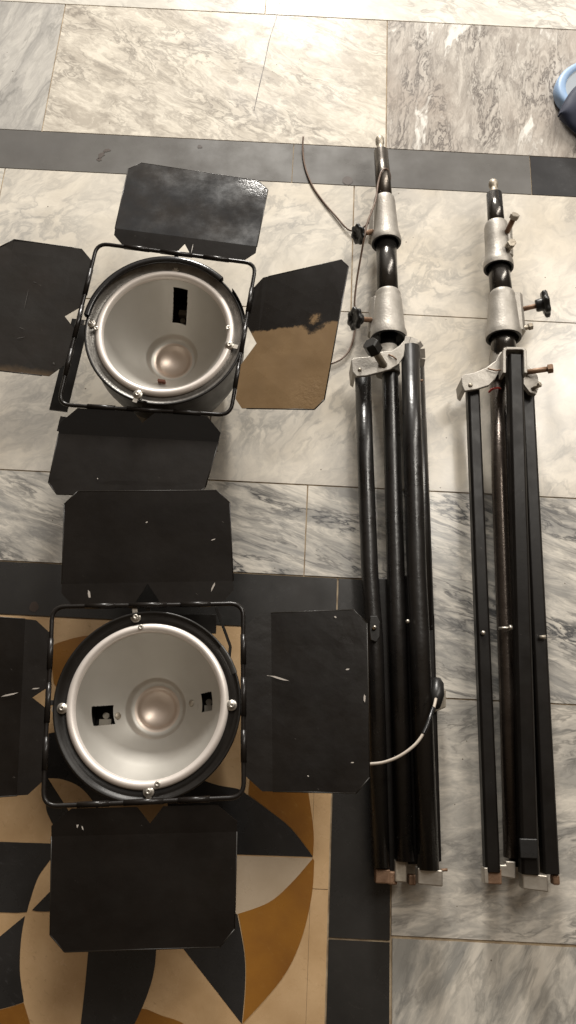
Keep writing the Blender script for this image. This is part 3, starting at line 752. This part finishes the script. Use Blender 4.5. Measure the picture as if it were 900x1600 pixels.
m = MB(); m.tube([pt((652, 596, .07)), pt((661, 594, .075))], .0022, 8); m.build('pin', 'rusty_metal', l)
l = stand_tube(S, [(650, 575, .035), (659, 800, .033), (666, 985, .03)], [13, 13, 13], 'black_tube', 'leg')
flat(l, 'channel', (666, 960, .030), (676, 1345, .026), 24, .022, 'black_channel')
m = MB(); m.tube([pt((668, 980, .04)), pt((675, 979, .04))], .004, 8); m.build('rivet', 'black_plastic', l)
m = MB(); m.tube([pt((686, 1360, .03)), pt((699, 1359, .03))], .0025, 8); m.build('pin', 'rusty_metal', l)
flat(S, 'brace', (604, 905, .036), (614, 1362, .03), 30, .012, 'black_channel')
flat(S, 'brace', (634, 900, .036), (650, 1350, .03), 24, .012, 'black_channel')
m = MB(); m.box(at(625, 1360, .04), (.0095, 0, 0), (0, .017, 0), (0, 0, .01)); m.build('end_block', 'dull_metal', S, bevel=.002)
m = MB(); m.box(at(612, 1371, .034), (.008, 0, 0), (0, .010, 0), (0, 0, .01)); m.build('end_block', 'rusty_metal', S, bevel=.002); m = MB(); m.box(at(643, 1374, .03), (.006, 0, 0), (0, .008, 0), (0, 0, .01)); m.build('end_block', 'rusty_metal', S, bevel=.002)

# --- stand with flat legs
b1 = at(797, 800, 0)
S = thing('light_stand', (b1.x, b1.y, 0), 'black light stand with flat rectangular legs and rusty bolts', 'light stand', G)
m = MB(); ps = [pt(q) for q in ((770.5, 283, .062), (770.7, 286, .062), (771, 291, .062), (771.2, 293, .062), (771.8, 299, .062), (772, 300, .062), (772.4, 306, .062))]
m.tube(ps, [rpx(r, p) for r, p in zip((5.5, 7.2, 7.2, 6.0, 6.2, 7.8, 7.8), ps)], 20); m.build('stud', 'dull_metal', S)
stand_tube(S, [(772, 304, .060), (774, 330, .060), (776, 358, .060)], [12, 12.5, 13], 'pole_gloss')
cl = collar(S, [(775, 351, .06), (775, 357, .06), (776, 380, .06), (778, 404, .06), (778.5, 410, .06), (779, 416, .06), (779, 420, .06)], [17, 18.4, 18.8, 19.6, 22.6, 23.5, 23], boss=[((790, 356, .062), (792, 402, .062), 9, 10)])
bolt(cl, (792, 363, .082), (804, 338, .115), 4.2, 7.5, 'rusty_metal', 'dull_metal')
bolt(cl, (793, 388, .075), (799, 380, .10), 6.5, 7.2, 'dull_metal', 'dull_metal')
stand_tube(S, [(779, 405, .060), (781, 435, .060), (784, 465, .060)], [16.5, 16.5, 17], 'pole_gloss')
cl = collar(S, [(784, 458, .06), (784, 463, .06), (784.5, 466, .06), (785, 474, .06), (786, 500, .06), (786.5, 514, .06), (787, 521, .06), (787, 529, .06)], [18, 20, 19.5, 21.5, 24, 25.5, 27.8, 27.4], boss=[((804, 464, .055), (809, 522, .055), 10, 14)])
knob(S, (813, 484, .062), (850, 475, .075), 20, 3.8, depth=.022, hub=.5)
bolt(cl, (811, 515, .062), (829, 510, .066), 4, 6, 'dull_metal', 'dull_metal')
stand_tube(S, [(786, 515, .058), (787, 560, .056)], [19, 19], 'pole_gloss')
stand_tube(S, [(778, 590, .050), (781, 760, .048), (793, 1080, .045), (800, 1340, .042)], [12.5, 12.5, 13, 13], 'brown_tube')
bk = plate('leg_bracket', S, [(721, 590), (725, 585), (742, 582), (760, 574), (775, 563), (781, 551), (786, 548), (788, 560), (783, 575), (774, 592), (764, 602), (745, 608), (726, 611), (722, 602)], .092, .007, 'cast_metal')
m = MB()
ps = [at(x, y, .085) for x, y in [(721, 590), (726, 588), (728, 610), (723, 606)]]; m.prism([p - Vector((0, 0, .05)) for p in reversed(ps)], (0, 0, .05))
m.build('lug', 'cast_metal', bk, bevel=.001); m = MB()
path = [at(x, y, .10) for x, y in ((785, 588), (785, 553), (788, 550), (813, 550), (817, 553), (818, 588))]
for p, q in zip(path, path[1:]): m.bar(p, q, .0065, .03)
m.build('clevis', 'cast_metal', bk, bevel=.001); m = MB()
ps = [at(x, y, .075) for x, y in [(818, 572), (824, 570), (840, 586), (843, 602), (838, 616), (828, 613), (818, 600)]]; m.prism([p - Vector((0, 0, .012)) for p in reversed(ps)], (0, 0, .012))
m.build('lug', 'cast_metal', bk, bevel=.001); m = MB()
m.tube([pt((787, 548, .052)), pt((785, 560, .052)), pt((783, 592, .05))], rpx(20, pt((784, 560, .05))), 24)
m.build('hinge_block', 'cast_metal', bk, bevel=.001)
rivet(bk, (735, 602, .092), 3.6, 'dull_metal')
m = MB(); m.tube([pt((762, 576, .096)), pt((775, 579, .098)), pt((790, 577, .1))], .0016, 8); m.build('pin', 'rusty_metal', bk)
bolt(bk, (820, 582, .08), (860, 576, .095), 4.2, 8, 'rusty_metal', 'rusty_metal')
bolt(bk, (832, 608, .075), (843, 601, .088), 3, 4.5, 'dull_metal', 'dull_metal')
l = flat(S, 'leg', (738, 607, .062), (768, 1362, .048), 21, .026, 'black_channel')
rivet(l, (755, 989, .071), 3.6)
m = MB(); m.box(at(769, 1368, .044), (.013, 0, 0), (0, .012, 0), (0, 0, .012)); m.build('foot', 'rusty_metal', l, bevel=.002)
m = MB(); m.box(at(757.5, 1367, .05), (.0035, 0, 0), (0, .012, 0), (0, 0, .010)); m.build('end_block', 'plated_metal', l, bevel=.001)
l = flat(S, 'leg', (803, 558, .095), (826, 1365, .062), 25, .028, 'black_channel')
m = MB(); m.tube([pt((779, 982, .075)), pt((798, 981, .08))], .0028, 8); m.tube([pt((795, 981, .08)), pt((800, 981, .08))], .005, 8); m.build('rivet', 'plated_metal', l)
plate('cap', l, [(812, 1310), (840, 1311), (841, 1342), (814, 1341)], .083, .006, 'black_plastic')
m = MB(); m.box(at(833, 1377, .058), (.0205, -.0015, 0), (0, .0125, 0), (0, 0, .013)); m.build('foot', 'plated_metal', l, bevel=.002)
l = flat(S, 'leg', (822, 612, .040), (859, 1365, .034), 23, .026, 'black_channel')
m = MB(); m.tube([pt((843, 996, .055)), pt((853, 995, .058))], .0035, 8); m.build('rivet', 'dull_metal', l)
m = MB(); m.box(at(867, 1374, .032), (.006, 0, 0), (0, .008, 0), (0, 0, .009)); m.build('foot', 'rusty_metal', l, bevel=.003)
flat(S, 'brace', (796, 640, .030), (818, 1355, .026), 40, .010, 'black_channel')
m = MB()
ps = [at(x, y, .055) for x, y in [(780, 1351), (790, 1351), (790, 1345), (806, 1346), (806, 1374), (781, 1370)]]; m.prism([p - Vector((0, 0, .02)) for p in reversed(ps)], (0, 0, .02)); m.build('end_block', 'plated_metal', S, bevel=.002)
m = MB(); m.tube(catmull([pt((764, 613, .062)), pt((769, 608, .07)), pt((778, 606, .07)), pt((784, 609, .06))], 5), .0022, 8); m.build('wire_tie', 'cable_red', S)

# ------------------------------------------------------------------ wire, cable, slipper
m = MB()
wp = [(474, 213, .012), (473, 235, .005), (477, 262, .003), (488, 290, .003), (505, 315, .003), (525, 338, .004), (547, 360, .006), (572, 352, .012), (598, 318, .02), (608, 290, .040), (609.5, 274, .058), (604, 264, .077), (596, 268, .081), (591, 285, .082), (587, 312, .086), (581, 330, .088), (574, 348, .088), (569, 372, .085), (564, 400, .060), (558, 435, .035), (554, 470, .02), (555, 495, .012), (554, 520, .006), (547, 545, .004), (536, 559, .004), (523, 566, .004), (505, 572, .004)]
m.tube(catmull([pt(q) for q in wp], 6), .0021, 8)
o = m.build('wire', 'wire_brown'); o['label'] = 'thin brown wire looped over the stand and trailing across the grey band'; o['category'] = 'wire'

cb0 = at(600, 1192, 0)
T = thing('power_cable', (cb0.x, cb0.y, 0), 'pale power cable arching over the black stand to a taped plug', 'cable')
m = MB(); cpts = [(520, 1196, .10), (555, 1196, .115), (576, 1194, .12), (600, 1191, .125), (625, 1181, .128), (648, 1164, .128), (662, 1145, .125), (672, 1122, .115), (678, 1105, .1), (681, 1092, .085)]
m.tube(catmull([pt(q) for q in cpts], 6), .0026, 10); m.build('cord', 'cable_white', T)
m = MB(); m.tube(catmull([pt(q) for q in ((661, 1147, .126), (667, 1134, .121), (672, 1120, .115), (677, 1106, .104))], 6), .0036, 10); m.build('sleeve', 'black_gloss', T)
m = MB(); ps = [pt(q) for q in ((680, 1104, .07), (682, 1085, .06), (683, 1068, .05), (683, 1061, .047))]; m.tube(ps, [.009, .014, .012, .007], 16); m.build('plug', 'black_plastic', T)
m = MB(); ps = [at(x, y, .05) for x, y in [(674, 1082), (697, 1077), (697, 1105), (679, 1113)]]; m.prism([p - Vector((0, 0, .03)) for p in reversed(ps)], (0, 0, .03)); m.build('tape', 'tape_grey', T, bevel=.002)

c = at(950, 156, 0)
T = thing('slipper', (c.x, c.y, 0), 'pale blue slipper with a navy strap at the edge of the floor', 'slipper')
def egg(rx, ry, z, n=48): return [Vector((c.x + rx * math.cos(2 * math.pi * k / n) * (1 if math.cos(2 * math.pi * k / n) < 0 else 1.7), c.y + ry * math.sin(2 * math.pi * k / n), z)) for k in range(n)]
m = MB(); prev = None
rx0, ry0 = (c - at(873, 160, .02)).length, .104
for q, z in ((.95, 0.0), (1.0, .006), (1.0, .02), (.98, .028), (.93, .032), (.86, .031), (.82, .026)):
    b = m.add(egg(rx0 * q, ry0 * q, z))
    if prev is not None:
        for k in range(48): j = (k + 1) % 48; m.face((prev + k, prev + j, b + j, b + k), True)
    prev = b
m.build('sole', 'slipper_blue', T)
m = MB(); m.poly(egg(rx0 * .83, ry0 * .83, .027)); m.build('insole', 'slipper_insole', T)
m = MB(); rows = []
A = [(872, 183, .034), (881, 162, .045), (897, 138, .055), (930, 112, .065), (980, 95, .05)]; Bq = [(875, 186, .030), (888, 198, .035), (902, 210, .03), (930, 226, .02), (985, 235, .01)]
A = catmull([pt(q) for q in A], 4); Bq = catmull([pt(q) for q in Bq], 4)
for p, q in zip(A, Bq):
    rows.append(m.add([p.lerp(q, k / 6) + Vector((0, 0, .014 * math.sin(math.pi * k / 6))) for k in range(7)]))
for a_, b_ in zip(rows, rows[1:]):
    for k in range(6): m.face((a_ + k, a_ + k + 1, b_ + k + 1, b_ + k), True)
m.build('strap', 'slipper_navy', T, solid=.004)

for o in list(bpy.data.objects):
    if '_w' in o: del o['_w']
